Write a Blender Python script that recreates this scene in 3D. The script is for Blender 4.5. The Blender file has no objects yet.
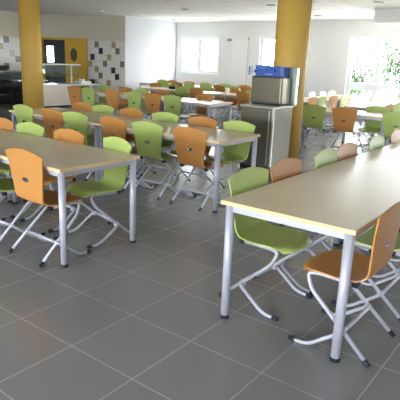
import bpy, bmesh, math, random
from mathutils import Vector, Matrix
random.seed(7)
SC = bpy.context.scene
COL = SC.collection

# ---------------------------------------------------------------- camera, sky, exposure
TILE = 0.46
YAW, PITCH, ROLL = -0.6419, 0.2673, 0.0383
cam_d = bpy.data.cameras.new('camera'); cam = bpy.data.objects.new('camera', cam_d); COL.objects.link(cam)
cyw, syw = math.cos(YAW), math.sin(YAW)
fwd = Vector((syw*math.cos(PITCH), cyw*math.cos(PITCH), -math.sin(PITCH)))
rgt = Vector((cyw, -syw, 0)); up = rgt.cross(fwd)
r2 = math.cos(ROLL)*rgt + math.sin(ROLL)*up
u2 = -math.sin(ROLL)*rgt + math.cos(ROLL)*up
M = Matrix((r2, u2, -fwd)).transposed().to_4x4()
M.translation = Vector((4.3467*TILE, -3.3934*TILE, 3.2971*TILE))
cam.matrix_world = M
cam_d.sensor_width = 36; cam_d.lens = 509.28/400*36; cam_d.clip_start = 0.05
SC.camera = cam

w = bpy.data.worlds.new('sky'); SC.world = w; w.use_nodes = True
bg = w.node_tree.nodes['Background']
bg.inputs['Color'].default_value = (0.93, 0.97, 1.0, 1); bg.inputs['Strength'].default_value = 9.0

sun_d = bpy.data.lights.new('sun', 'SUN'); sun = bpy.data.objects.new('sun', sun_d); COL.objects.link(sun)
sun_d.energy = 3.0; sun_d.angle = 0.01; sun_d.color = (1, 0.96, 0.9)
sun.rotation_euler = (math.radians(22), 0, math.radians(-140))   # high sun, behind the building, falls on the garden

def portal(name, loc, rot, sx, sy):
    """marks a window opening so that the sky's light through it is sampled well; gives off no light of its own"""
    d = bpy.data.lights.new(name, 'AREA'); o = bpy.data.objects.new(name, d); COL.objects.link(o)
    d.shape = 'RECTANGLE'; d.size = sx; d.size_y = sy; d.cycles.is_portal = True
    o.location = loc; o.rotation_euler = rot
H = math.pi/2
RIGHT_FAR = (8.8, 10.0, 1.15, 2.15)      # unseen right-wall window opening, sized to tune the daylight: y0, y1, z0, z1
NEAR = (-5.5, 5.0, 0.9, 2.5)           # unseen window opening behind the camera, sized as daylight fill: x0, x1, z0, z1
for nm, (a_, b_, c_, d_) in (('sky_right_far', RIGHT_FAR),):
    portal(nm, (6.3, (a_+b_)/2, (c_+d_)/2), (0, H, 0), d_-c_, b_-a_)
portal('sky_near', ((NEAR[0]+NEAR[1])/2, -9.1, (NEAR[2]+NEAR[3])/2), (H, 0, 0), NEAR[1]-NEAR[0], NEAR[3]-NEAR[2])
for nm, x0_, x1_, z0_, z1_ in (('sky_far_1', -10.02, -8.24, 1.06, 2.36), ('sky_far_2', -6.75, -5.35, 1.08, 2.32), ('sky_far_3', -3.8, 0.1, 0.4, 2.34), ('sky_far_4', 2.6, 4.6, 0.4, 2.34)):
    portal(nm, ((x0_+x1_)/2, 13.2, (z0_+z1_)/2), (-H, 0, 0), x1_-x0_, z1_-z0_)

SC.view_settings.view_transform = 'Standard'
SC.view_settings.look = 'None'
SC.view_settings.gamma = 1.0
SC.view_settings.use_curve_mapping = False
SC.view_settings.exposure = 1.75

# ---------------------------------------------------------------- materials
def lin(c): return tuple(((v/255)/12.92 if v/255 <= 0.04045 else ((v/255+0.055)/1.055)**2.4) for v in c)
def mat(name, rgb, rough=0.5, metal=0.0, spec=0.5, noise=0.0, nscale=20.0, coat=0.0):
    m = bpy.data.materials.new(name); m.use_nodes = True
    nt = m.node_tree; b = nt.nodes['Principled BSDF']
    c = lin(rgb)
    b.inputs['Base Color'].default_value = (*c, 1)
    b.inputs['Roughness'].default_value = rough; b.inputs['Metallic'].default_value = metal
    b.inputs['Specular IOR Level'].default_value = spec
    b.inputs['Coat Weight'].default_value = coat
    if noise > 0:
        tc = nt.nodes.new('ShaderNodeTexCoord'); n = nt.nodes.new('ShaderNodeTexNoise')
        n.inputs['Scale'].default_value = nscale; n.inputs['Detail'].default_value = 4
        mx = nt.nodes.new('ShaderNodeMixRGB')
        mx.inputs[1].default_value = (*[v*(1-noise) for v in c], 1)
        mx.inputs[2].default_value = (*[min(1, v*(1+noise)) for v in c], 1)
        nt.links.new(tc.outputs['Object'], n.inputs['Vector'])
        nt.links.new(n.outputs['Fac'], mx.inputs[0]); nt.links.new(mx.outputs[0], b.inputs['Base Color'])
    return m

M_ = {}
M_['orange'] = mat('orange_lacquer', (190, 134, 72), 0.36, noise=0.05, nscale=6)
M_['green'] = mat('green_lacquer', (172, 192, 108), 0.36, noise=0.05, nscale=6)
M_['tube'] = mat('silver_painted_tube', (178, 180, 194), 0.35, 0.15)
M_['cap'] = mat('dark_blue_rubber', (22, 24, 38), 0.6)
M_['grip'] = mat('grey_grip', (140, 142, 140), 0.22, 0.9)
M_['laminate'] = mat('beige_laminate', (216, 202, 172), 0.3, noise=0.03, nscale=9)
M_['edge'] = mat('beech_edge', (222, 192, 148), 0.5, noise=0.08, nscale=30)
M_['white_wall'] = mat('white_paint', (224, 225, 224), 0.85, noise=0.01)
M_['cool_white'] = mat('cool_white_paint', (200, 203, 209), 0.85)
M_['beige_paint'] = mat('beige_paint', (190, 185, 170), 0.85, noise=0.01)
M_['ceil_plain'] = mat('ceiling_plain', (225, 225, 222), 0.9)
M_['yellow'] = mat('ochre_paint', (202, 164, 78), 0.6, noise=0.03, nscale=5)
M_['door_yellow'] = mat('door_yellow', (196, 154, 38), 0.5)
M_['steel'] = mat('brushed_steel', (124, 120, 108), 0.36, 0.85, noise=0.04, nscale=3)
M_['steel_pale'] = mat('pale_steel', (158, 170, 160), 0.3, 0.9)
M_['steel_edge'] = mat('bright_steel_edge', (214, 214, 210), 0.3, 0.6)
M_['frame'] = mat('white_window_frame', (232, 236, 240), 0.45)
M_['counter'] = mat('counter_panel', (206, 196, 182), 0.5)
M_['counter_top'] = mat('counter_top', (200, 202, 198), 0.3, 0.3)
M_['dark'] = mat('dark_equipment', (44, 46, 46), 0.45, 0.2)
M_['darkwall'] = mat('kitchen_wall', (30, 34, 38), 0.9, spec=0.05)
M_['black'] = mat('black_plastic', (18, 19, 20), 0.5)
M_['white'] = mat('white_plastic', (232, 232, 230), 0.45)
M_['blue'] = mat('blue_print', (44, 86, 168), 0.5)
M_['navy'] = mat('navy_print', (22, 34, 84), 0.5)
M_['grey'] = mat('grey_plastic', (140, 142, 142), 0.5)
M_['tile_dark'] = mat('black_tile', (46, 48, 50), 0.25)
M_['tile_grey'] = mat('grey_tile', (104, 110, 108), 0.25)
M_['tile_tan'] = mat('tan_tile', (160, 140, 104), 0.25)
M_['pink'] = mat('pink_curtain', (226, 170, 176), 0.8)
M_['bark'] = mat('bark', (110, 92, 74), 0.9, noise=0.2)
M_['bounce_ground'] = mat('pale_bounce_ground', (214, 212, 204), 0.95, noise=0.1, nscale=3)  # ground kept pale so that it bounces daylight up to the ceiling

def glass(name, tint=(1, 1, 1), refl=0.05):
    m = bpy.data.materials.new(name); m.use_nodes = True
    nt = m.node_tree; nt.nodes.clear()
    o = nt.nodes.new('ShaderNodeOutputMaterial'); mx = nt.nodes.new('ShaderNodeMixShader')
    t = nt.nodes.new('ShaderNodeBsdfTransparent'); g = nt.nodes.new('ShaderNodeBsdfGlossy')
    t.inputs[0].default_value = (*tint, 1); g.inputs['Roughness'].default_value = 0.02
    mx.inputs[0].default_value = refl
    nt.links.new(t.outputs[0], mx.inputs[1]); nt.links.new(g.outputs[0], mx.inputs[2])
    nt.links.new(mx.outputs[0], o.inputs[0])
    return m
M_['glass'] = glass('window_glass')
M_['guard'] = glass('guard_glass', (0.9, 0.96, 0.94), 0.08)

def leafmat(name, rgb):
    m = bpy.data.materials.new(name); m.use_nodes = True
    nt = m.node_tree; b = nt.nodes['Principled BSDF']; out = nt.nodes['Material Output']
    b.inputs['Base Color'].default_value = (*lin(rgb), 1); b.inputs['Roughness'].default_value = 0.5
    tr = nt.nodes.new('ShaderNodeBsdfTranslucent'); tr.inputs[0].default_value = (*lin(rgb), 1)
    mx = nt.nodes.new('ShaderNodeMixShader'); mx.inputs[0].default_value = 0.5
    nt.links.new(b.outputs[0], mx.inputs[1]); nt.links.new(tr.outputs[0], mx.inputs[2])
    nt.links.new(mx.outputs[0], out.inputs[0])
    return m
M_['leaf'] = leafmat('leaves', (56, 82, 48))

def grid_mat(name, rgb, joint, sx, sy, width, rough, axes='XY', bump=0.0, var=0.03, spec=0.5, nscale=1.3):
    """tiles of size sx,sy in world metres with joints of the given width"""
    m = bpy.data.materials.new(name); m.use_nodes = True
    nt = m.node_tree; b = nt.nodes['Principled BSDF']; L = nt.links.new
    N = nt.nodes.new
    geo = N('ShaderNodeNewGeometry'); sep = N('ShaderNodeSeparateXYZ'); L(geo.outputs['Position'], sep.inputs[0])
    def mth(op, a, bb=None):
        n = N('ShaderNodeMath'); n.operation = op
        for i, v in enumerate((a, bb)):
            if v is None: continue
            if isinstance(v, (int, float)): n.inputs[i].default_value = v
            else: L(v, n.inputs[i])
        return n.outputs[0]
    masks, cells = [], []
    for ax, s in zip(axes, (sx, sy)):
        q = mth('DIVIDE', sep.outputs[ax], s)
        f = mth('FRACT', q)
        d = mth('ABSOLUTE', mth('SUBTRACT', mth('FRACT', mth('ADD', q, 0.5)), 0.5))
        masks.append(mth('LESS_THAN', d, width/2/s)); cells.append(mth('FLOOR', q))
    mask = mth('MAXIMUM', masks[0], masks[1])
    comb = N('ShaderNodeCombineXYZ'); L(cells[0], comb.inputs[0]); L(cells[1], comb.inputs[1])
    wn = N('ShaderNodeTexWhiteNoise'); L(comb.outputs[0], wn.inputs['Vector'])
    ns = N('ShaderNodeTexNoise'); ns.inputs['Scale'].default_value = nscale; ns.inputs['Detail'].default_value = 5
    L(geo.outputs['Position'], ns.inputs['Vector'])
    fac = mth('ADD', mth('MULTIPLY', wn.outputs['Value'], 0.5), mth('MULTIPLY', ns.outputs['Fac'], 0.5))
    c = lin(rgb)
    mx = N('ShaderNodeMixRGB'); L(fac, mx.inputs[0])
    mx.inputs[1].default_value = (*[v*(1-var) for v in c], 1); mx.inputs[2].default_value = (*[v*(1+var) for v in c], 1)
    mj = N('ShaderNodeMixRGB'); L(mask, mj.inputs[0]); L(mx.outputs[0], mj.inputs[1]); mj.inputs[2].default_value = (*lin(joint), 1)
    L(mj.outputs[0], b.inputs['Base Color'])
    rr = mth('ADD', mth('MULTIPLY', mask, 0.3), rough); L(rr, b.inputs['Roughness'])
    b.inputs['Specular IOR Level'].default_value = spec
    return m
M_['floor'] = grid_mat('floor_tiles', (130, 130, 132), (156, 155, 152), TILE, TILE, 0.006, 0.24, var=0.06, spec=1.0)
M_['ceiling'] = grid_mat('ceiling_tiles', (229, 230, 230), (200, 200, 200), 0.6, 0.6, 0.022, 0.85, var=0.02)
M_['tiles_white'] = grid_mat('white_wall_tiles', (206, 204, 198), (180, 178, 172), 0.15, 0.195, 0.006, 0.3, axes='XZ', var=0.03)
M_['tiles_white_y'] = grid_mat('white_wall_tiles_side', (206, 204, 198), (180, 178, 172), 0.2, 0.195, 0.006, 0.3, axes='YZ', var=0.03)

# ---------------------------------------------------------------- mesh helpers
def link(name, bm, m, parent=None, smooth=False, mats=None):
    me = bpy.data.meshes.new(name); bm.normal_update(); bm.to_mesh(me); bm.free()
    for mm in (mats or [m]): me.materials.append(mm)
    if smooth:
        for p in me.polygons: p.use_smooth = True
    o = bpy.data.objects.new(name, me); COL.objects.link(o)
    if parent: o.parent = parent
    return o

def add_box(bm, x0, y0, z0, x1, y1, z1, bev=0.0, seg=2, mi=0, mtx=None):
    r = bmesh.ops.create_cube(bm, size=1.0)
    vs = r['verts']
    for v in vs:
        v.co = Vector(((x0+x1)/2 + v.co.x*(x1-x0), (y0+y1)/2 + v.co.y*(y1-y0), (z0+z1)/2 + v.co.z*(z1-z0)))
    fs = set(f for v in vs for f in v.link_faces)
    for f in fs: f.material_index = mi
    if bev > 0:
        es = list(set(e for v in vs for e in v.link_edges))
        rb = bmesh.ops.bevel(bm, geom=es, offset=bev, segments=seg, profile=0.5, affect='EDGES')
        vs = list(set(v for f in rb['faces'] for v in f.verts) | set(v for v in vs if v.is_valid))
    if mtx is not None:
        for v in vs:
            if v.is_valid: v.co = mtx @ v.co
    return vs

def add_cyl(bm, x, y, z0, z1, r0, r1=None, n=20, caps=True):
    r1 = r0 if r1 is None else r1
    res = bmesh.ops.create_cone(bm, cap_ends=caps, segments=n, radius1=r0, radius2=r1, depth=z1-z0)
    bmesh.ops.translate(bm, verts=res['verts'], vec=(x, y, (z0+z1)/2))
    return res['verts']

def round_path(pts, rad=0.05, n=5):
    """polyline with rounded corners"""
    pts = [Vector(p) for p in pts]; out = [pts[0]]
    for i in range(1, len(pts)-1):
        a, b, c = pts[i-1], pts[i], pts[i+1]
        r = rad[i] if isinstance(rad, dict) and i in rad else (rad if not isinstance(rad, dict) else 0.04)
        d1 = min(r, (b-a).length*0.49); d2 = min(r, (c-b).length*0.49)
        p = b + (a-b).normalized()*d1; q = b + (c-b).normalized()*d2
        for k in range(n+1):
            t = k/n
            out.append(p*(1-t)**2 + b*2*t*(1-t) + q*t*t)
    out.append(pts[-1])
    return out

def add_tube(bm, pts, r, n=10):
    pts = [Vector(p) for p in pts]
    rings = []
    t0 = (pts[1]-pts[0]).normalized()
    nrm = t0.orthogonal().normalized()
    for i, p in enumerate(pts):
        if i == 0: t = (pts[1]-pts[0])
        elif i == len(pts)-1: t = pts[-1]-pts[-2]
        else: t = (pts[i+1]-pts[i]).normalized() + (pts[i]-pts[i-1]).normalized()
        t.normalize()
        nrm = (nrm - t*nrm.dot(t)).normalized(); bn = t.cross(nrm)
        rings.append([bm.verts.new(p + (nrm*math.cos(2*math.pi*k/n) + bn*math.sin(2*math.pi*k/n))*r) for k in range(n)])
    for a, b in zip(rings, rings[1:]):
        for k in range(n):
            f = bm.faces.new((a[k], a[(k+1) % n], b[(k+1) % n], b[k])); f.smooth = True
    bm.faces.new(list(reversed(rings[0]))); bm.faces.new(rings[-1])

def tag(o, label, cat, group=None, kind=None):
    o['label'] = label; o['category'] = cat
    if group: o['group'] = group
    if kind: o['kind'] = kind
    return o
def empty(name, loc=(0, 0, 0), rz=0.0):
    o = bpy.data.objects.new(name, None); COL.objects.link(o)
    o.location = loc; o.rotation_euler = (0, 0, rz); o.empty_display_size = 0.1
    return o
def structure(o, label=None, cat=None):
    o['kind'] = 'structure'
    if label: o['label'] = label
    if cat: o['category'] = cat
    return o
KIDS = {}
def copy_tree(o, parent=None):
    c = o.copy(); COL.objects.link(c)
    if parent: c.parent = parent
    for ch in KIDS[o]: copy_tree(ch, c)
    return c
def index_tree(o, allo):
    KIDS[o] = [x for x in allo if x.parent == o]
    for x in KIDS[o]: index_tree(x, allo)

# ---------------------------------------------------------------- room shell
CEIL = 2.78
XL, XR, YN, YF = -13.0, 6.2, -9.0, 13.0
XW = -10.2
C1 = Vector((XW, 10.47)); C2 = Vector((-13.0, 9.13))
T = 0.25
def slab_floor():
    bm = bmesh.new(); add_box(bm, XL-T, YN-T, -0.2, XR+T, YF+T, 0)
    return structure(link('floor', bm, M_['floor']), 'grey stone tiled floor with pale joints', 'floor')
slab_floor()
bm = bmesh.new(); add_box(bm, XL-T, YN-T, CEIL, XR+T, YF+T, CEIL+0.2)
structure(link('ceiling', bm, M_['ceiling']), 'white suspended tile ceiling', 'ceiling')

def wall_boxes(a, b, holes, thick, inward):
    """boxes for a wall from a to b (xy) with rectangular holes (u0,u1,z0,z1); inward = +1/-1 side of the room"""
    a = Vector(a); b = Vector(b); L = (b-a).length; d = (b-a)/L; n = Vector((-d.y, d.x))*inward
    us = sorted(set([0, L] + [h[0] for h in holes] + [h[1] for h in holes]))
    zs = sorted(set([0, CEIL] + [h[2] for h in holes] + [h[3] for h in holes]))
    m = Matrix(((d.x, -n.x, 0, a.x), (d.y, -n.y, 0, a.y), (0, 0, 1, 0), (0, 0, 0, 1)))
    bm = bmesh.new()
    for u0, u1 in zip(us, us[1:]):
        z = None
        for z0, z1 in zip(zs, zs[1:]):
            inside = any(h[0] <= (u0+u1)/2 <= h[1] and h[2] <= (z0+z1)/2 <= h[3] for h in holes)
            if not inside: add_box(bm, u0, 0, z0, u1, thick, z1, mtx=m)
    bmesh.ops.recalc_face_normals(bm, faces=bm.faces)
    return bm, m

# far wall, with three windows
W1 = (-9.95, -8.32, 1.10, 2.33)
W2 = (-6.75, -5.35, 1.08, 2.32)
W3 = (-3.80, 0.10, 0.40, 2.34)
W4 = (2.6, 4.6, 0.40, 2.34)  # out of view, sized for the daylight it lets in
holes = [(w_[0]-XW, w_[1]-XW, w_[2], w_[3]) for w_ in (W1, W2, W3, W4)]
bm, _ = wall_boxes((XW, YF), (XR, YF), holes, T, -1)
structure(link('wall_far', bm, M_['white_wall']), 'white far wall with windows', 'wall')
# white side wall beyond the tiled wall
bm, _ = wall_boxes((XW, C1.y), (XW, YF), [], T, -1)
structure(link('wall_white_side', bm, M_['cool_white']), 'bright white side wall at the far left', 'wall')
# angled wall with the kitchen door
AD = (C2-C1); AL = AD.length; AD = AD/AL
DO = (2.06, 2.92, 0.0, 2.0)
bm, MD = wall_boxes(C1, C2, [DO], 0.2, +1)
def recess(): pass
for f in bm.faces:
    pass
structure(link('wall_kitchen', bm, M_['beige_paint']), 'off-white wall around the kitchen door', 'wall')
# tiled lower part: a thin skin of tiles
bm = bmesh.new(); add_box(bm, 0.0, -0.012, 0, 1.27, 0.0, 2.0, mtx=MD)
structure(link('trim_1', bm, M_['tiles_white']), 'white wall tiling with scattered dark tiles', 'wall tiling')
bm, _ = wall_boxes((XL, YN), (XL, C2.y), [], T, -1)
structure(link('wall_left', bm, M_['beige_paint']), 'off-white left wall', 'wall')
bm = bmesh.new(); add_box(bm, XL, 4.0, 0, XL+0.012, C2.y-0.02, 2.0)
structure(link('trim_2', bm, M_['tiles_white_y']), 'white wall tiling behind the dark equipment', 'wall tiling')
# near wall and right wall, out of the frame
bm, _ = wall_boxes((XL, YN), (XR, YN), [(NEAR[0]-XL, NEAR[1]-XL, NEAR[2], NEAR[3])], T, +1)
structure(link('wall_near', bm, M_['white_wall']), 'white wall behind the camera', 'wall')
bm, _ = wall_boxes((XR, YN), (XR, YF), [(a_-YN, b_-YN, c_, d_) for a_, b_, c_, d_ in (RIGHT_FAR,)], T, +1)
structure(link('wall_right', bm, M_['white_wall']), 'white right wall with unseen window opening sized for daylight', 'wall')

# scattered accent tiles, set in the tiling
acc = [(0.97, 1.89, 'g'), (0.39, 1.89, 't'), (0.83, 1.69, 'd'), (0.26, 1.70, 'g'), (1.12, 1.50, 'd'), (0.55, 1.50, 't'),
       (0.69, 1.30, 'g'), (0.10, 1.30, 'g'), (0.98, 1.12, 't'), (0.41, 1.10, 'd'), (0.85, 0.92, 'g'), (0.28, 0.90, 'd'), (0.57, 0.69, 't'),
       (1.15, 0.70, 'd'), (0.14, 0.5, 'g'), (1.2, 1.28, 't')]
mi = {'d': 0, 'g': 1, 't': 2}
bm = bmesh.new()
for u, z, k in acc: add_box(bm, u-0.072, -0.015, z-0.094, u+0.072, -0.0125, z+0.094, mi=mi[k], mtx=MD)
bmesh.ops.recalc_face_normals(bm, faces=bm.faces)
structure(link('trim_3', bm, None, mats=[M_['tile_dark'], M_['tile_grey'], M_['tile_tan']]), 'scattered black, grey and tan wall tiles', 'wall tiles')
bm = bmesh.new()
for y, z, k in [(8.03, 1.92, 'd'), (7.81, 1.72, 't'), (8.22, 1.52, 't'), (8.42, 1.34, 'g'), (7.99, 1.12, 'd'), (7.6, 1.3, 'g'), (7.4, 1.7, 'd'), (8.6, 1.72, 'd')]:
    add_box(bm, XL+0.0125, y-0.098, z-0.095, XL+0.015, y+0.098, z+0.095, mi=mi[k])
structure(link('trim_4', bm, None, mats=[M_['tile_dark'], M_['tile_grey'], M_['tile_tan']]), 'dark and tan wall tiles by the yellow pillar', 'wall tiles')

# kitchen door frame (ochre) with an open leaf flat beside the opening
dr = empty('door_1', (0, 0, 0)); structure(dr, 'ochre yellow kitchen doorway with oval porthole in its open leaf', 'door')
bm = bmesh.new()
add_box(bm, 2.0, -0.03, 0, 2.07, 0.2, 2.07, mtx=MD); add_box(bm, 2.91, -0.03, 0, 2.98, 0.2, 2.07, mtx=MD)
add_box(bm, 2.0, -0.03, 2.0, 2.98, 0.2, 2.07, mtx=MD)
bmesh.ops.recalc_face_normals(bm, faces=bm.faces); link('door_frame', bm, M_['door_yellow'], dr)
bm = bmesh.new(); add_box(bm, 1.30, -0.07, 0.01, 2.0, -0.03, 2.06, bev=0.004, mtx=MD)
bmesh.ops.recalc_face_normals(bm, faces=bm.faces); leaf = link('door_leaf', bm, M_['door_yellow'], dr)
bm = bmesh.new()
res = bmesh.ops.create_cone(bm, cap_ends=True, segments=32, radius1=0.5, radius2=0.5, depth=0.012)
for v in res['verts']:
    x, y, z = v.co
    v.co = MD @ Vector((1.74 + x*0.24, -0.076 + z, 1.54 + y*0.42))
bmesh.ops.recalc_face_normals(bm, faces=bm.faces); link('porthole', bm, mat('smoked_glass', (92, 84, 70), 0.12), leaf)
# kitchen seen through the doorway
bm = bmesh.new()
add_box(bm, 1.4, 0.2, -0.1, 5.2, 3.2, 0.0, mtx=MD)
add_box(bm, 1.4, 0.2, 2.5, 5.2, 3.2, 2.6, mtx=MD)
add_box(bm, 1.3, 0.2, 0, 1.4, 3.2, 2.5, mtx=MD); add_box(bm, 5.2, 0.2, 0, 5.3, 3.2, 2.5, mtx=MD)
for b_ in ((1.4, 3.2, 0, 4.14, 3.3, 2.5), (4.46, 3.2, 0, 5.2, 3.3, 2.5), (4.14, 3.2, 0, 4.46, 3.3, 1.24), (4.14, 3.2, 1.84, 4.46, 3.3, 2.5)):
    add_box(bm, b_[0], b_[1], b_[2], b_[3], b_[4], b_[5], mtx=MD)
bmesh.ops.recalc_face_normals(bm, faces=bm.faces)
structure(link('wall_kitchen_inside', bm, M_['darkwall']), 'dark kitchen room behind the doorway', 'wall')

# ---------------------------------------------------------------- windows
def window(name, w_, mull, trans, label, depth=0.12):
    x0, x1, z0, z1 = w_
    root = empty(name, ((x0+x1)/2, YF, 0)); structure(root, label, 'window')
    cx = (x0+x1)/2; y0, y1 = 0.05, 0.05+0.07
    bm = bmesh.new(); f = 0.10
    xs0, xs1 = x0-cx, x1-cx
    add_box(bm, xs0, y0, z0, xs0+f, y1, z1); add_box(bm, xs1-f, y0, z0, xs1, y1, z1)
    add_box(bm, xs0+f, y0, z0, xs1-f, y1, z0+f); add_box(bm, xs0+f, y0, z1-f, xs1-f, y1, z1)
    link('window_frame', bm, M_['frame'], root)
    for mx in mull:
        bm = bmesh.new(); add_box(bm, mx-cx-0.09, y0-0.005, z0+f, mx-cx+0.09, y1-0.005, z1-f, bev=0.006); link('mullion', bm, M_['frame'], root)
    for tz in trans:
        bm = bmesh.new(); add_box(bm, xs0+f, y0-0.01, tz-0.105, xs1-f, y1-0.01, tz+0.105, bev=0.006); link('transom', bm, M_['frame'], root)
    bm = bmesh.new(); add_box(bm, xs0+f, y0+0.03, z0+f, xs1-f, y0+0.036, z1-f); link('pane', bm, M_['glass'], root)
    bm = bmesh.new(); add_box(bm, xs0-0.04, -0.03, z0-0.05, xs1+0.04, 0.05, z0, bev=0.005); link('window_sill', bm, M_['frame'], root)
window('window_1', W1, [-9.17], [], 'left white double window on the far wall')
window('window_2', W2, [-5.6], [], 'narrow view of white window beside the yellow pillar')
window('window_3', W3, [-2.98, -1.0], [0.97], 'large white window with transom on the right')
window('window_4', W4, [3.6], [0.97], 'unseen white window further right on the far wall, sized for daylight')

# service door on the far wall
d2 = empty('door_2', (-7.50, YF, 0)); structure(d2, 'plain white door on the far wall between two windows', 'door')
bm = bmesh.new(); add_box(bm, -0.34, -0.03, 0.0, 0.34, -0.002, 2.25, bev=0.004); link('door_leaf', bm, mat('door_white', (230, 231, 230), 0.6), d2)
bm = bmesh.new(); add_box(bm, 0.34, -0.04, 0.0, 0.38, -0.002, 2.3); add_box(bm, -0.38, -0.04, 0, -0.34, -0.002, 2.3); add_box(bm, -0.34, -0.04, 2.25, 0.34, -0.002, 2.3)
link('door_frame', bm, M_['white_wall'], d2)
bm = bmesh.new(); add_box(bm, -0.46, -0.09, 2.16, -0.30, -0.031, 2.24, bev=0.01); link('door_closer', bm, M_['grey'], d2)
bm = bmesh.new(); add_box(bm, 0.325, -0.045, 2.2, 0.365, -0.04, 2.28); add_box(bm, 0.333, -0.042, 0.0, 0.345, -0.0305, 2.25); link('hinge_gap_strip', bm, M_['grey'], d2)  # top bracket, and a grey strip drawn as the dark gap beside the leaf

# bulkhead over the right window
bm = bmesh.new(); add_box(bm, -2.31, 10.5, 2.48, XR, YF, CEIL)
structure(link('trim_5', bm, M_['white_wall']), 'boxed white bulkhead under the ceiling above the right window', 'bulkhead')
# skirting on far walls
bm = bmesh.new(); add_box(bm, XW, YF-0.015, 0, -7.9, YF, 0.09); add_box(bm, -7.1, YF-0.015, 0, XR, YF, 0.09)
structure(link('baseboard_far', bm, M_['grey']), 'grey tile skirting along the far wall', 'baseboard')

# ceiling fittings
def downlight(x, y, lit, label):
    root = empty('downlight', (x, y, CEIL)); tag(root, label, 'ceiling light', 'round ceiling downlights')
    bm = bmesh.new()
    n = 24; prof = [(0.11, 0.0), (0.115, -0.008), (0.095, -0.014), (0.085, -0.004)]
    rings = [[bm.verts.new((r*math.cos(2*math.pi*k/n), r*math.sin(2*math.pi*k/n), z)) for k in range(n)] for r, z in prof]
    for a, b in zip(rings, rings[1:]):
        for k in range(n): bm.faces.new((a[k], a[(k+1) % n], b[(k+1) % n], b[k]))
    link('rim', bm, M_['steel_edge'] if lit else M_['grey'], root)
    bm = bmesh.new(); add_cyl(bm, 0, 0, -0.004, 0.0, 0.086, n=24)
    if lit:
        m = bpy.data.materials.new('lamp_glow'); m.use_nodes = True
        b = m.node_tree.nodes['Principled BSDF']; b.inputs['Emission Color'].default_value = (1, 0.97, 0.9, 1); b.inputs['Emission Strength'].default_value = 2.5
    else: m = mat('lamp_off', (120, 120, 120), 0.4)
    link('lamp_glass', bm, m, root)
downlight(-9.67, 9.06, True, 'lit round downlight in ceiling before the tiled wall')
downlight(-4.19, 9.11, False, 'unlit round downlight just left of the right yellow pillar top')
downlight(-4.24, 11.69, False, 'unlit round downlight right of pillar, near the far wall')
downlight(-1.80, 9.27, False, 'unlit round downlight in ceiling beside the bulkhead')
downlight(-6.82, 9.27, False, 'unlit round downlight above the left far window')
sd = empty('smoke_detector', (-9.31, 11.79, CEIL)); tag(sd, 'small white smoke detector on ceiling by far left corner', 'smoke detector')
bm = bmesh.new(); add_cyl(bm, 0, 0, -0.03, 0, 0.05, 0.06); link('base', bm, M_['white'], sd)
bm = bmesh.new(); add_cyl(bm, 0, 0, -0.045, -0.03, 0.025, 0.035); link('sensor', bm, M_['grey'], sd)

# ---------------------------------------------------------------- pillars
def pillar(x, y, r, label):
    bm = bmesh.new(); add_cyl(bm, x, y, 0, CEIL, r, n=64, caps=True)
    for f in bm.faces: f.smooth = len(f.verts) == 4
    o = link('pillar', bm, M_['yellow']); structure(o, label, 'pillar')
PIL_R = (-1.76, 5.61); PIL_L = (-9.1, 6.2)
pillar(*PIL_R, 0.25, 'round ochre yellow pillar behind the steel cabinet')
pillar(*PIL_L, 0.25, 'round ochre yellow pillar before the serving counter')

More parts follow.
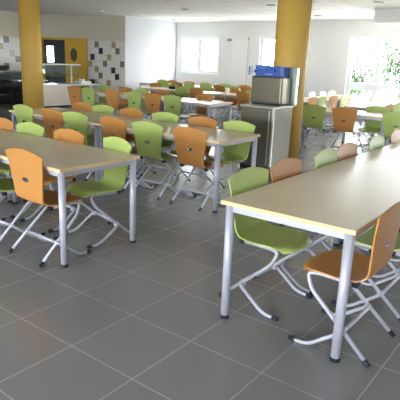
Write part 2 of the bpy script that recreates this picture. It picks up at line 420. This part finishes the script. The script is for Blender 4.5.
# ---------------------------------------------------------------- chair
def build_shell(seat):
    """moulded shell, local +Y is the way the sitter faces; seat or backrest half"""
    nu = 14
    prof_seat = [(0.444, 0.416), (0.436, 0.433), (0.408, 0.446), (0.345, 0.450), (0.26, 0.446), (0.19, 0.441), (0.13, 0.439), (0.095, 0.441), (0.068, 0.450), (0.050, 0.468)]
    wid_seat = [0.165, 0.182, 0.199, 0.208, 0.210, 0.205, 0.194, 0.184, 0.175, 0.168]
    prof_back = [(0.050, 0.468), (0.041, 0.495), (0.036, 0.53), (0.031, 0.58), (0.027, 0.63), (0.022, 0.68), (0.016, 0.735), (0.009, 0.782), (0.003, 0.82), (0.0, 0.843), (-0.001, 0.857)]
    wid_back = [0.168, 0.170, 0.174, 0.182, 0.190, 0.198, 0.206, 0.214, 0.221, 0.226, 0.226]
    prof, wid = (prof_seat, wid_seat) if seat else (prof_back, wid_back)
    P = []
    for i, ((y, z), w_) in enumerate(zip(prof, wid)):
        row = []
        for k in range(nu+1):
            u = -1 + 2*k/nu
            yy, zz = y, z
            if seat:
                t = max(0.0, (y-0.20)/0.245)
                yy = y - 0.05*t*abs(u)**3
                zz = z + 0.006*u*u*(1-t)
                yy += 0.004*u*u*max(0, 1-t*4)
            else:
                t = (z-0.468)/(0.857-0.468)
                zz = z - 0.040*t*t*u*u
                yy = y + (0.004+0.012*t)*u*u
            row.append(Vector((u*w_, yy, zz)))
        P.append(row)
    nv = len(P)
    th = 0.0045
    N = []
    for i in range(nv):
        r = []
        for k in range(nu+1):
            du = P[i][min(k+1, nu)]-P[i][max(k-1, 0)]; dv = P[min(i+1, nv-1)][k]-P[max(i-1, 0)][k]
            r.append(du.cross(dv).normalized())
        N.append(r)
    bm = bmesh.new()
    A = [[bm.verts.new(P[i][k]+N[i][k]*th) for k in range(nu+1)] for i in range(nv)]
    B = [[bm.verts.new(P[i][k]-N[i][k]*th) for k in range(nu+1)] for i in range(nv)]
    for i in range(nv-1):
        for k in range(nu):
            bm.faces.new((A[i][k], A[i][k+1], A[i+1][k+1], A[i+1][k])).smooth = True
            bm.faces.new((B[i][k], B[i+1][k], B[i+1][k+1], B[i][k+1])).smooth = True
    ring = [(0, k) for k in range(nu)] + [(i, nu) for i in range(nv-1)] + [(nv-1, k) for k in range(nu, 0, -1)] + [(i, 0) for i in range(nv-1, 0, -1)]
    for (i, k), (i2, k2) in zip(ring, ring[1:]+ring[:1]):
        f = bm.faces.new((A[i][k], B[i][k], B[i2][k2], A[i2][k2])); f.smooth = False
        for e in f.edges: e.smooth = False
    bmesh.ops.recalc_face_normals(bm, faces=bm.faces)
    return bm

def oval(bm, cz, cy, rx, rz, d):
    r = bmesh.ops.create_cone(bm, cap_ends=True, segments=24, radius1=1, radius2=1, depth=1)
    for v in r['verts']:
        x, y, z = v.co
        v.co = Vector((x*rx, cy + z*d, cz + y*rz))

TR = 0.0115
def build_chair(color):
    root = empty('canteen_chair')
    objs = [root]
    s = link('seat', build_shell(True), M_[color], root); objs.append(s)
    b = link('backrest', build_shell(False), M_[color], root)
    objs.append(b)
    # oval metal grip set into the backrest
    bm = bmesh.new(); n = 28; rings = []
    for f_, dy in ((0.0, -0.0068), (0.72, -0.0068), (0.8, -0.0085), (1.0, -0.0075), (1.04, -0.0045), (1.04, 0.0045), (1.0, 0.0085), (0.8, 0.0095), (0.72, 0.0078), (0.0, 0.0075)):
        f_ = max(f_, 0.001)
        rings.append([bm.verts.new((0.040*f_*math.cos(2*math.pi*k/n), 0.0272+dy, 0.626+0.0165*f_*math.sin(2*math.pi*k/n))) for k in range(n)])
    for a, c in zip(rings, rings[1:]):
        for k in range(n): bm.faces.new((a[k], a[(k+1) % n], c[(k+1) % n], c[k])).smooth = True
    bmesh.ops.recalc_face_normals(bm, faces=bm.faces)
    objs.append(link('grip', bm, M_['grip'], b))
    for sx in (-1, 1):
        x = sx*0.165
        # tube: under the seat, loop at the front, diagonal back down to the floor
        pts = [(x, 0.10, 0.424), (x, 0.33, 0.427), (x*1.06, 0.375, 0.415), (x*1.12, 0.335, 0.33), (sx*0.2, -0.022, 0.02)]
        path = round_path(pts, {1: 0.05, 2: 0.075, 3: 0.03}, 7)
        bm = bmesh.new(); add_tube(bm, path, TR)
        lg = link('leg', bm, M_['tube'], root); objs.append(lg)
        d = (path[-1]-path[-2]).normalized()
        bm = bmesh.new(); add_tube(bm, [path[-1]-d*0.03, path[-1]-d*0.004, path[-1]+d*0.008], 0.0145)
        objs.append(link('foot_cap', bm, M_['cap'], lg))
        # front leg: leaves the crossbar, drops forward and lies flat on the floor
        xx = sx*0.217
        cb = Vector((xx-sx*0.05, 0.128, 0.158))
        pts = [cb, (xx, 0.132, 0.155), (xx, 0.32, 0.0135), (xx, 0.427, 0.0135)]
        path = round_path(pts, {1: 0.05, 2: 0.05}, 6)
        bm = bmesh.new(); add_tube(bm, path, TR)
        lg = link('leg', bm, M_['tube'], root); objs.append(lg)
        bm = bmesh.new(); add_tube(bm, [(xx, 0.392, 0.0135), (xx, 0.431, 0.0135)], 0.0134)
        objs.append(link('foot_cap', bm, M_['cap'], lg))
        # black clip under the rear of the seat
        bm = bmesh.new(); add_box(bm, x-0.016, 0.09, 0.408, x+0.016, 0.125, 0.437, bev=0.004)
        objs.append(link('seat_bumper', bm, M_['cap'], root))
        bm = bmesh.new(); add_box(bm, sx*0.186-0.016, 0.122, 0.135, sx*0.186+0.012, 0.158, 0.172, bev=0.004)
        objs.append(link('clip', bm, M_['tube'], root))
    bm = bmesh.new(); add_tube(bm, [(-0.162, 0.128, 0.158), (0.162, 0.128, 0.158)], TR)
    objs.append(link('crossbar', bm, M_['tube'], root))
    bm = bmesh.new(); add_tube(bm, [(-0.165, 0.30, 0.427), (0.165, 0.30, 0.427)], 0.009)
    objs.append(link('seat_rail', bm, M_['tube'], root))
    index_tree(root, objs)
    return root
PROTO = {'orange': build_chair('orange'), 'green': build_chair('green')}
USED = set()
def chair(color, x, y, face, label, group, jitter=0.0):
    """x,y = floor point under the backrest top; face = angle of the facing direction (deg, 90 = +Y)"""
    o = PROTO[color]
    if color in USED: o = copy_tree(o)
    USED.add(color)
    o.location = (x, y, 0); o.rotation_euler = (0, 0, math.radians(face-90+jitter))
    tag(o, label, 'chair', group)
    return o

# ---------------------------------------------------------------- table
TL, TW, TH = 1.799, 0.80, 0.749
def build_table():
    root = empty('canteen_table'); objs = [root]
    hx, hy = TL/2, TW/2
    bm = bmesh.new(); add_box(bm, -hx+0.002, -hy+0.002, TH-0.024, hx-0.002, hy-0.002, TH, bev=0.001, seg=1)
    objs.append(link('tabletop', bm, M_['laminate'], root))
    bm = bmesh.new()
    out = [(-hx, -hy), (hx, -hy), (hx, hy), (-hx, hy)]
    z0, z1 = TH-0.0245, TH-0.001
    e = 0.002
    for x0, y0, x1, y1 in ((-hx, -hy, hx, -hy+e), (-hx, hy-e, hx, hy), (-hx, -hy+e, -hx+e, hy-e), (hx-e, -hy+e, hx, hy-e)):
        add_box(bm, x0, y0, z0, x1, y1, z1)
    objs.append(link('edge_band', bm, M_['edge'], root))
    bm = bmesh.new(); i = 0.03; t = 0.025; za, zb = TH-0.066, TH-0.0245
    for x0, y0, x1, y1 in ((-hx+i, -hy+i, hx-i, -hy+i+t), (-hx+i, hy-i-t, hx-i, hy-i), (-hx+i, -hy+i+t, -hx+i+t, hy-i-t), (hx-i-t, -hy+i+t, hx-i, hy-i-t)):
        add_box(bm, x0, y0, za, x1, y1, zb)
    objs.append(link('apron', bm, M_['tube'], root))
    for sx in (-1, 1):
        for sy in (-1, 1):
            x, y = sx*(hx-0.042), sy*(hy-0.042)
            bm = bmesh.new(); vs = add_cyl(bm, x, y, 0.022, TH-0.0246, 0.0265, n=24)
            for f in bm.faces: f.smooth = len(f.verts) == 4
            lg = link('leg', bm, M_['tube'], root); objs.append(lg)
            bm = bmesh.new(); add_cyl(bm, x, y, 0.0, 0.024, 0.026, 0.0285, n=24)
            objs.append(link('foot_cap', bm, M_['cap'], lg))
    index_tree(root, objs)
    return root
TAB = build_table(); TUSED = []
def table(x0, y0, along, label, group='beige canteen tables'):
    """x0,y0 = lower corner; along 'x' or 'y'"""
    o = TAB if not TUSED else copy_tree(TAB)
    TUSED.append(1)
    if along == 'x': o.location = (x0+0.9, y0+0.4, 0); o.rotation_euler = (0, 0, 0)
    else: o.location = (x0+0.4, y0+0.9, 0); o.rotation_euler = (0, 0, math.pi/2)
    tag(o, label, 'table', group)

rj = lambda a=2.0: random.uniform(-a, a)
ORD = ['first', 'second', 'third', 'fourth', 'fifth', 'sixth', 'seventh', 'eighth']

# nearest right table (runs away from the camera)
g = 'chairs at the nearest right-hand table'
table(0.405, 0.772, 'y', 'nearest beige table with beech edge, at the lower right of the room')
table(0.405, 2.572, 'y', 'beige table continuing the nearest right table, against its far end')
for i, (y, c) in enumerate(((1.22, 'green'), (1.70, 'orange'), (2.36, 'green'), (2.83, 'orange'), (3.58, 'green'), (4.28, 'orange'))):
    chair(c, (0.30, 0.315, 0.33, 0.32, 0.33, 0.32)[i], y, (-2 if i == 0 else 0), f'{c} chair on left side of the nearest right table, {ORD[i]} from its near end', g, rj(1.5))
for i, (y, c) in enumerate(((1.055, 'orange'), (1.66, 'green'), (2.27, 'orange'), (2.86, 'green'), (3.46, 'orange'))):
    chair(c, 1.305, y, 180, f'{c} chair on right side of the nearest right table, {ORD[i]} from its near end', g, rj(1))

# front left table row
g = 'chairs at the nearest left-hand tables'
table(-2.655, 0.622, 'x', 'nearest beige table on the left, its free end toward the aisle')
table(-4.455, 0.622, 'x', 'beige table joined to the left end of the nearest left table')
for i, (x, c) in enumerate(((-1.205, 'orange'), (-1.80, 'green'), (-2.40, 'orange'))):
    chair(c, x, 0.557, 90, f'{c} chair on near side of the nearest left table, {ORD[i]} from the aisle', g, rj(1))
for i, (x, c) in enumerate(((-1.18, 'green'), (-1.82, 'orange'), (-2.42, 'green'), (-2.93, 'orange'), (-3.55, 'green'))):
    chair(c, x, 1.49, (-101 if i == 0 else -90), f'{c} chair on far side of the nearest left table, {ORD[i]} from the aisle', g, rj(1.5))

# second left table row
g = 'chairs at the second left-hand tables'
table(-2.67, 2.555, 'x', 'beige table of the second left row, its free end toward the steel cabinet')
table(-4.47, 2.555, 'x', 'beige table of the second left row, its left half under the yellow pillar')
for i, (x, c) in enumerate(((-1.23, 'orange'), (-1.82, 'green'), (-2.36, 'orange'), (-3.03, 'green'), (-3.49, 'orange'), (-4.11, 'green'))):
    chair(c, x, 2.52, 90, f'{c} chair with its back to camera at second left table row, {ORD[i]} from the right', g, rj(2))
for i, (x, c) in enumerate(((-1.225, 'green'), (-1.76, 'orange'), (-2.36, 'green'), (-2.97, 'orange'), (-3.54, 'green'), (-3.99, 'orange'))):
    chair(c, x, 3.47, -90, f'{c} chair facing camera across the second left table row, {ORD[i]} from the right', g, rj(2))

# third row behind the aisle, left of the steel cabinet
g = 'chairs at the third row of tables'
table(-5.42, 6.12, 'x', 'third-row table left of the steel cabinet, its white-lit end showing')
table(-7.22, 6.12, 'x', 'third-row table further left, before the tiled wall corner')
for i, (x, c) in enumerate(((-4.45, 'green'), (-4.97, 'orange'), (-5.49, 'green'), (-6.14, 'orange'), (-6.88, 'green'), (-7.36, 'orange'))):
    chair(c, x, 6.04, 90, f'{c} chair with its back to camera at third table row, {ORD[i]} from the right', g, rj(3))
for i, (x, c) in enumerate(((-4.37, 'orange'), (-5.5, 'orange'), (-6.15, 'green'), (-6.66, 'orange'), (-7.37, 'green'))):
    chair(c, x, 7.0, -90, f'{c} chair facing camera across the third table row, {ORD[i]} from the right', g, rj(3))

# fourth row
g = 'chairs at the fourth row of tables'
table(-6.10, 8.70, 'x', 'fourth-row table just left of the steel cabinet')
table(-7.90, 8.70, 'x', 'fourth-row table before the white side wall')
for i, (x, c) in enumerate(((-4.5, 'orange'), (-5.87, 'orange'), (-6.33, 'green'))):
    chair(c, x, 8.62, 90 if i else 75, f'{c} chair with its back to camera at fourth table row, {ORD[i]} from the right', g, rj(4))
for i, (x, c) in enumerate(((-4.8, 'green'), (-5.4, 'orange'), (-6.2, 'green'), (-6.86, 'green'), (-7.47, 'green'), (-8.05, 'orange'))):
    chair(c, x, 9.58, -90, f'{c} chair facing camera across the fourth table row, {ORD[i]} from the right', g, rj(4))

# fifth row under the far windows
g = 'chairs at the fifth row of tables'
table(-6.3, 10.78, 'x', 'fifth-row table under the plain white door')
table(-8.1, 10.78, 'x', 'fifth-row table under the left far window')
table(-9.9, 10.78, 'x', 'fifth-row table in the far left corner by the white side wall')
for i, (x, c) in enumerate(((-5.2, 'green'), (-5.7, 'orange'), (-6.18, 'green'), (-6.65, 'orange'), (-7.12, 'green'), (-7.75, 'green'), (-8.22, 'orange'), (-8.8, 'green'))):
    chair(c, x, 10.70, 90, f'{c} chair with its back to camera at fifth table row, {ORD[i]} from the right', g, rj(4))
for i, (x, c) in enumerate(((-6.4, 'orange'), (-7.1, 'green'), (-7.85, 'green'), (-8.5, 'orange'), (-9.22, 'orange'), (-9.66, 'green'))):
    chair(c, x, 11.68, -90, f'{c} chair facing camera under the far windows, {ORD[i]} from the right', g, rj(4))

# right side, behind the pillar
g = 'chairs at the table right of the pillar'
table(-2.40, 6.80, 'x', 'beige table right of the right yellow pillar, with chair backs before it')
table(-0.60, 6.80, 'x', 'beige table at the right edge of view behind the nearest table')
for i, (x, c) in enumerate(((-1.82, 'green'), (-1.27, 'orange'), (-0.38, 'green'))):
    chair(c, x, 6.73 if i < 2 else 6.62, 90, f'{c} chair with its back to camera right of the yellow pillar, {ORD[i]} from the pillar', g, rj(2))
chair('green', -1.02, 7.68, -90, 'green chair facing camera behind the table right of the pillar', g)
g = 'chairs at the tables running toward the right far window'
table(-3.62, 8.5, 'y', 'table running to the far wall, right of the yellow pillar')
table(-3.62, 10.3, 'y', 'far end table of the row right of the yellow pillar')
table(-1.95, 8.42, 'y', 'bright-lit table before the large right window')
table(-1.95, 10.22, 'y', 'table against the sill end below the large right window')
for i, (y, c) in enumerate(((8.71, 'orange'), (9.18, 'green'), (9.82, 'orange'), (10.42, 'green'), (10.93, 'orange'))):
    chair(c, -2.75, y, 180, f'{c} chair right side of far row right of the pillar, {ORD[i]} from front', g, rj(5))
for i, (y, c) in enumerate(((10.66, 'orange'), (11.29, 'green'), (11.9, 'orange'))):
    chair(c, -3.72, y, 0, f'{c} chair left side of far row right of the pillar, {ORD[i]} from front', g, rj(5))
for i, (y, c) in enumerate(((9.63, 'green'), (10.5, 'orange'), (11.2, 'green'), (11.86, 'orange'))):
    chair(c, -2.03, y, 0, f'{c} chair left of the tables before the right window, {ORD[i]} from front', g, rj(5))
for i, (y, c) in enumerate(((8.45, 'orange'), (9.0, 'green'), (9.6, 'orange'))):
    chair(c, -1.06, y, 180, f'{c} chair right of the tables before the right window, {ORD[i]} from front', g, rj(5))

# ---------------------------------------------------------------- steel cabinet with box
cab = empty('steel_cabinet', (-1.76, 4.74, 0)); tag(cab, 'brushed stainless steel cabinet standing before the right yellow pillar', 'cabinet')
bm = bmesh.new(); add_box(bm, -0.27, 0.0, 0.06, 0.27, 0.55, 0.905, bev=0.006); link('body', bm, M_['steel'], cab)
bm = bmesh.new(); add_box(bm, -0.285, -0.02, 0.905, 0.285, 0.56, 0.93, bev=0.008); link('worktop', bm, M_['steel_edge'], cab)
bm = bmesh.new(); add_box(bm, -0.25, 0.02, 0.0, 0.25, 0.53, 0.06); link('plinth', bm, M_['black'], cab)
dbm = bmesh.new(); add_box(dbm, -0.262, -0.014, 0.09, 0.225, 0.0, 0.885, bev=0.004); dd = link('door', dbm, M_['steel'], cab)
bm = bmesh.new(); add_box(bm, 0.20, -0.022, 0.10, 0.215, -0.014, 0.875); link('handle', bm, M_['steel_edge'], dd)
bm = bmesh.new(); add_box(bm, 0.245, -0.010, 0.09, 0.274, 0.02, 0.905); link('corner_trim', bm, M_['steel_edge'], cab)
bm = bmesh.new(); add_box(bm, -0.10, 0.50, 0.93, 0.325, 0.565, 1.465, bev=0.006); link('back_housing', bm, M_['steel_pale'], cab)
up_ = empty('steel_dispenser', (-1.76, 4.96, 0.93)); tag(up_, 'stainless steel dispenser housing on top of the steel cabinet', 'dispenser')
bm = bmesh.new(); add_box(bm, -0.265, 0.0, 0.018, 0.245, 0.26, 0.402, bev=0.025, seg=4); link('housing', bm, M_['steel'], up_)
bm = bmesh.new(); add_box(bm, -0.24, 0.02, 0.0, 0.22, 0.24, 0.02); link('base', bm, M_['black'], up_)
bx = empty('cardboard_carton', (-1.76, 4.96, 1.333)); tag(bx, 'blue and white printed carton lying on the steel dispenser', 'carton')
bm = bmesh.new(); add_box(bm, -0.32, 0.0, 0.0, 0.20, 0.26, 0.14, bev=0.003); link('carton_body', bm, M_['blue'], bx)
bm = bmesh.new(); add_box(bm, -0.3215, -0.0015, 0.001, -0.20, 0.2615, 0.1415); lb = link('white_end_label', bm, mat('label_white', (206, 212, 228), 0.5), bx); lb['label'] = 'white printed end of carton'
bm = bmesh.new()
add_box(bm, -0.222, -0.003, 0.045, -0.185, -0.0012, 0.085, bev=0.0)
add_box(bm, 0.10, -0.003, 0.06, 0.14, -0.0012, 0.10)
add_box(bm, -0.316, -0.004, 0.01, -0.303, -0.0012, 0.13)
for k in range(4): add_box(bm, -0.30, -0.004, 0.03+k*0.025, -0.245, -0.0012, 0.038+k*0.025)
link('dark_print', bm, M_['navy'], bx)
bm = bmesh.new()
for k in range(9): add_box(bm, -0.04+k*0.014, -0.003, 0.020, -0.031+k*0.014, -0.0012, 0.038)
for k in range(7): add_box(bm, -0.14+k*0.014, -0.003, 0.108, -0.131+k*0.014, -0.0012, 0.118)
link('light_print', bm, mat('pale_blue_print', (150, 180, 224), 0.5), bx)
bm = bmesh.new()
add_box(bm, -0.2, 0.0, 0.0, 0.0, 0.13, 0.012, bev=0.003)
fl = link('paper_pad', bm, M_['grey']); fl.location = (-1.80, 5.0, 1.4745); tag(fl, 'thin grey pad lying on the blue carton', 'paper pad')

# ---------------------------------------------------------------- serving counter
ct = empty('serving_counter', (-10.7, 8.0, 0)); tag(ct, 'low serving counter with pale panel before the kitchen door', 'counter')
bm = bmesh.new(); add_box(bm, -0.65, -0.50, 0.06, 0.0, 0.70, 0.63, bev=0.004); link('panel_body', bm, M_['counter'], ct)
bm = bmesh.new(); add_box(bm, -0.60, -0.45, 0.0, -0.05, 0.65, 0.06); link('plinth', bm, M_['black'], ct)
bm = bmesh.new(); add_box(bm, -0.70, -0.55, 0.63, 0.03, 1.80, 0.675, bev=0.008); link('countertop', bm, M_['counter_top'], ct)
for x in (-0.6, -0.06):
    bm = bmesh.new(); add_cyl(bm, x, 1.5, 0, 0.63, 0.03, n=16); link('leg', bm, M_['white'], ct)
gd = empty('sneeze_guard', (-10.95, 8.0, 0.675)); tag(gd, 'glass sneeze guard with white rail standing on the serving counter', 'sneeze guard')
bm = bmesh.new(); add_box(bm, -0.16, -0.7, 0.555, 0.16, 1.14, 0.59, bev=0.01); link('rail', bm, M_['white'], gd)
for y in (-0.55, 0.9):
    bm = bmesh.new(); add_cyl(bm, 0, y, 0, 0.555, 0.02, n=16); link('post', bm, M_['white'], gd)
bm = bmesh.new(); add_box(bm, 0.10, -0.65, 0.22, 0.106, 1.1, 0.555); link('glass_panel', bm, M_['guard'], gd)
wb = empty('white_tray_box', (-10.95, 9.35, 0.675)); tag(wb, 'white box standing on the free end of the serving counter', 'box')
bm = bmesh.new(); add_box(bm, -0.16, -0.22, 0, 0.16, 0.20, 0.075, bev=0.012); link('box_body', bm, M_['white'], wb)
bm = bmesh.new(); add_box(bm, -0.12, -0.08, 0.075, 0.08, 0.02, 0.14, bev=0.02); link('dispenser_head', bm, M_['white'], wb)
bk = empty('black_pot', (-10.95, 9.72, 0.675)); tag(bk, 'small round black pot at the end of the serving counter', 'pot')
bm = bmesh.new(); add_cyl(bm, 0, 0, 0, 0.12, 0.085, 0.095, n=24); link('pot_body', bm, M_['black'], bk)
bm = bmesh.new(); add_cyl(bm, 0, 0, 0.12, 0.135, 0.098, 0.07, n=24); link('lid', bm, M_['black'], bk)

# ---------------------------------------------------------------- dark equipment at the left wall
de = empty('dish_return_unit', (-12.3, 6.6, 0)); tag(de, 'dark stainless dish return unit against the left tiled wall', 'kitchen unit')
bm = bmesh.new(); add_box(bm, -0.6, -2.2, 0.08, 0.0, 1.75, 0.96, bev=0.01); link('body', bm, M_['dark'], de)
bm = bmesh.new(); add_box(bm, -0.65, -2.25, 0.96, 0.05, 1.8, 1.0, bev=0.01); link('worktop', bm, mat('worn_steel', (108, 108, 104), 0.35, 0.7), de)
bm = bmesh.new(); add_box(bm, -0.55, -2.15, 0, -0.05, 1.7, 0.08); link('plinth', bm, M_['black'], de)
bm = bmesh.new(); add_tube(bm, [(0.06, -2.1, 0.30), (0.06, 1.7, 0.30)], 0.022); link('rail', bm, M_['steel_edge'], de)
for y in (-0.9, 0.45):
    bm = bmesh.new(); add_box(bm, 0.0, y-0.6, 0.36, 0.014, y+0.6, 0.92, bev=0.004); link('door', bm, M_['black'], de)
sh = empty('side_shelf', (-11.9, 8.0, 0)); 
tag(sh, 'narrow grey shelf stand beside the left pillar', 'shelf')
bm = bmesh.new(); add_box(bm, -0.2, -0.5, 0.72, 0.25, 0.55, 0.75, bev=0.004); link('shelf_board', bm, M_['steel_edge'], sh)
for y in (-0.45, 0.5):
    bm = bmesh.new(); add_box(bm, -0.19, y-0.02, 0, -0.15, y+0.02, 0.72); link('leg', bm, M_['dark'], sh)
    bm = bmesh.new(); add_box(bm, 0.2, y-0.02, 0, 0.24, y+0.02, 0.72); link('leg', bm, M_['dark'], sh)
pm = empty('steel_bowl', (-12.5, 7.55, 1.0)); tag(pm, 'shiny steel bowl on the dark dish return unit', 'bowl')
bm = bmesh.new(); n = 28
prof = [(0.07, 0.0), (0.13, 0.03), (0.18, 0.10), (0.2, 0.15), (0.205, 0.152), (0.19, 0.13), (0.125, 0.04), (0.0001, 0.02)]
rings = [[bm.verts.new((r*math.cos(2*math.pi*k/n), r*math.sin(2*math.pi*k/n), z)) for k in range(n)] for r, z in prof]
for a, b in zip(rings, rings[1:]):
    for k in range(n): bm.faces.new((a[k], a[(k+1) % n], b[(k+1) % n], b[k])).smooth = True
bm.faces.new(list(reversed(rings[0])))
link('bowl_body', bm, M_['steel'], pm)

# ---------------------------------------------------------------- small things on far tables
jg = empty('white_jug', (-5.09, 8.85, TH)); tag(jg, 'white jug standing on the fourth-row table', 'jug')
bm = bmesh.new(); add_cyl(bm, 0, 0, 0, 0.15, 0.05, 0.042, n=20); link('jug_body', bm, M_['white'], jg)
bm = bmesh.new(); add_tube(bm, round_path([(0.042, 0, 0.13), (0.085, 0, 0.125), (0.08, 0, 0.05), (0.05, 0, 0.04)], 0.03), 0.008); link('handle', bm, M_['white'], jg)
bb = empty('dark_bag', (-7.0, 9.1, TH)); tag(bb, 'small dark bag lying on the fourth-row table by the white wall', 'bag')
bm = bmesh.new(); add_box(bm, -0.11, -0.08, 0, 0.11, 0.08, 0.08, bev=0.03, seg=3); link('bag_body', bm, M_['black'], bb)
bm = bmesh.new(); add_tube(bm, round_path([(-0.06, 0, 0.07), (-0.05, 0, 0.12), (0.05, 0, 0.12), (0.06, 0, 0.07)], 0.04), 0.009); link('handle', bm, M_['black'], bb)

# ---------------------------------------------------------------- garden outside
bm = bmesh.new(); add_box(bm, -45, -30, -0.5, 45, 60, -0.25)
structure(link('ground', bm, M_['bounce_ground']), 'ground outside the windows, made pale to bounce daylight indoors', 'ground')
def tree(x, y, h, r, nleaf, label, zc=None):
    root = empty('garden_tree', (x, y, -0.25)); tag(root, label, 'tree', 'trees outside the windows')
    bm = bmesh.new()
    add_tube(bm, [(0, 0, 0), (0.05, 0, h*0.4), (-0.03, 0.03, h*0.75)], 0.07, 8)
    for k in range(6):
        a = k*1.05; zz = h*(0.3+0.07*k)
        add_tube(bm, [(0.03, 0, zz), (math.cos(a)*r*0.4, math.sin(a)*r*0.4, zz+0.35), (math.cos(a)*r*0.8, math.sin(a)*r*0.8, zz+0.5)], 0.02, 6)
    link('trunk', bm, M_['bark'], root)
    bm = bmesh.new()
    cl = []
    for k in range(max(6, nleaf//60)):
        a = random.uniform(0, 6.283); rr = r*math.sqrt(random.random()); z = h*random.uniform(0.25, 1.0)
        cl.append(Vector((rr*math.cos(a), rr*math.sin(a), z)))
    for k in range(nleaf):
        c = random.choice(cl) + Vector((random.gauss(0, .22), random.gauss(0, .22), random.gauss(0, .17)))
        s = random.uniform(0.05, 0.10)
        q = Matrix.Rotation(random.uniform(0, 6.28), 3, 'Z') @ Matrix.Rotation(random.uniform(-1, 1), 3, 'X')
        vs = [bm.verts.new(c + q @ Vector(p)) for p in ((-s*.5, 0, 0), (0, -s*.9, s*.1), (s*.5, 0, 0), (0, s*.9, s*.1))]
        bm.faces.new(vs)
    link('crown', bm, M_['leaf'], root)
tree(-5.5, 17.4, 2.4, 0.9, 4200, 'leafy shrub tree outside the large right window, behind its left pane')
tree(-4.25, 19.9, 2.8, 0.95, 5200, 'leafy tree outside the large right window, behind its right pane')
tree(-1.6, 18.0, 2.4, 0.7, 800, 'leafy tree outside beyond the right edge of the large window')
tree(-9.2, 17.3, 2.8, 0.7, 1500, 'slim leafy tree outside the window beside the right pillar')
tree(-13.4, 18.6, 2.6, 0.7, 90, 'sparse pale tree outside the left far window')
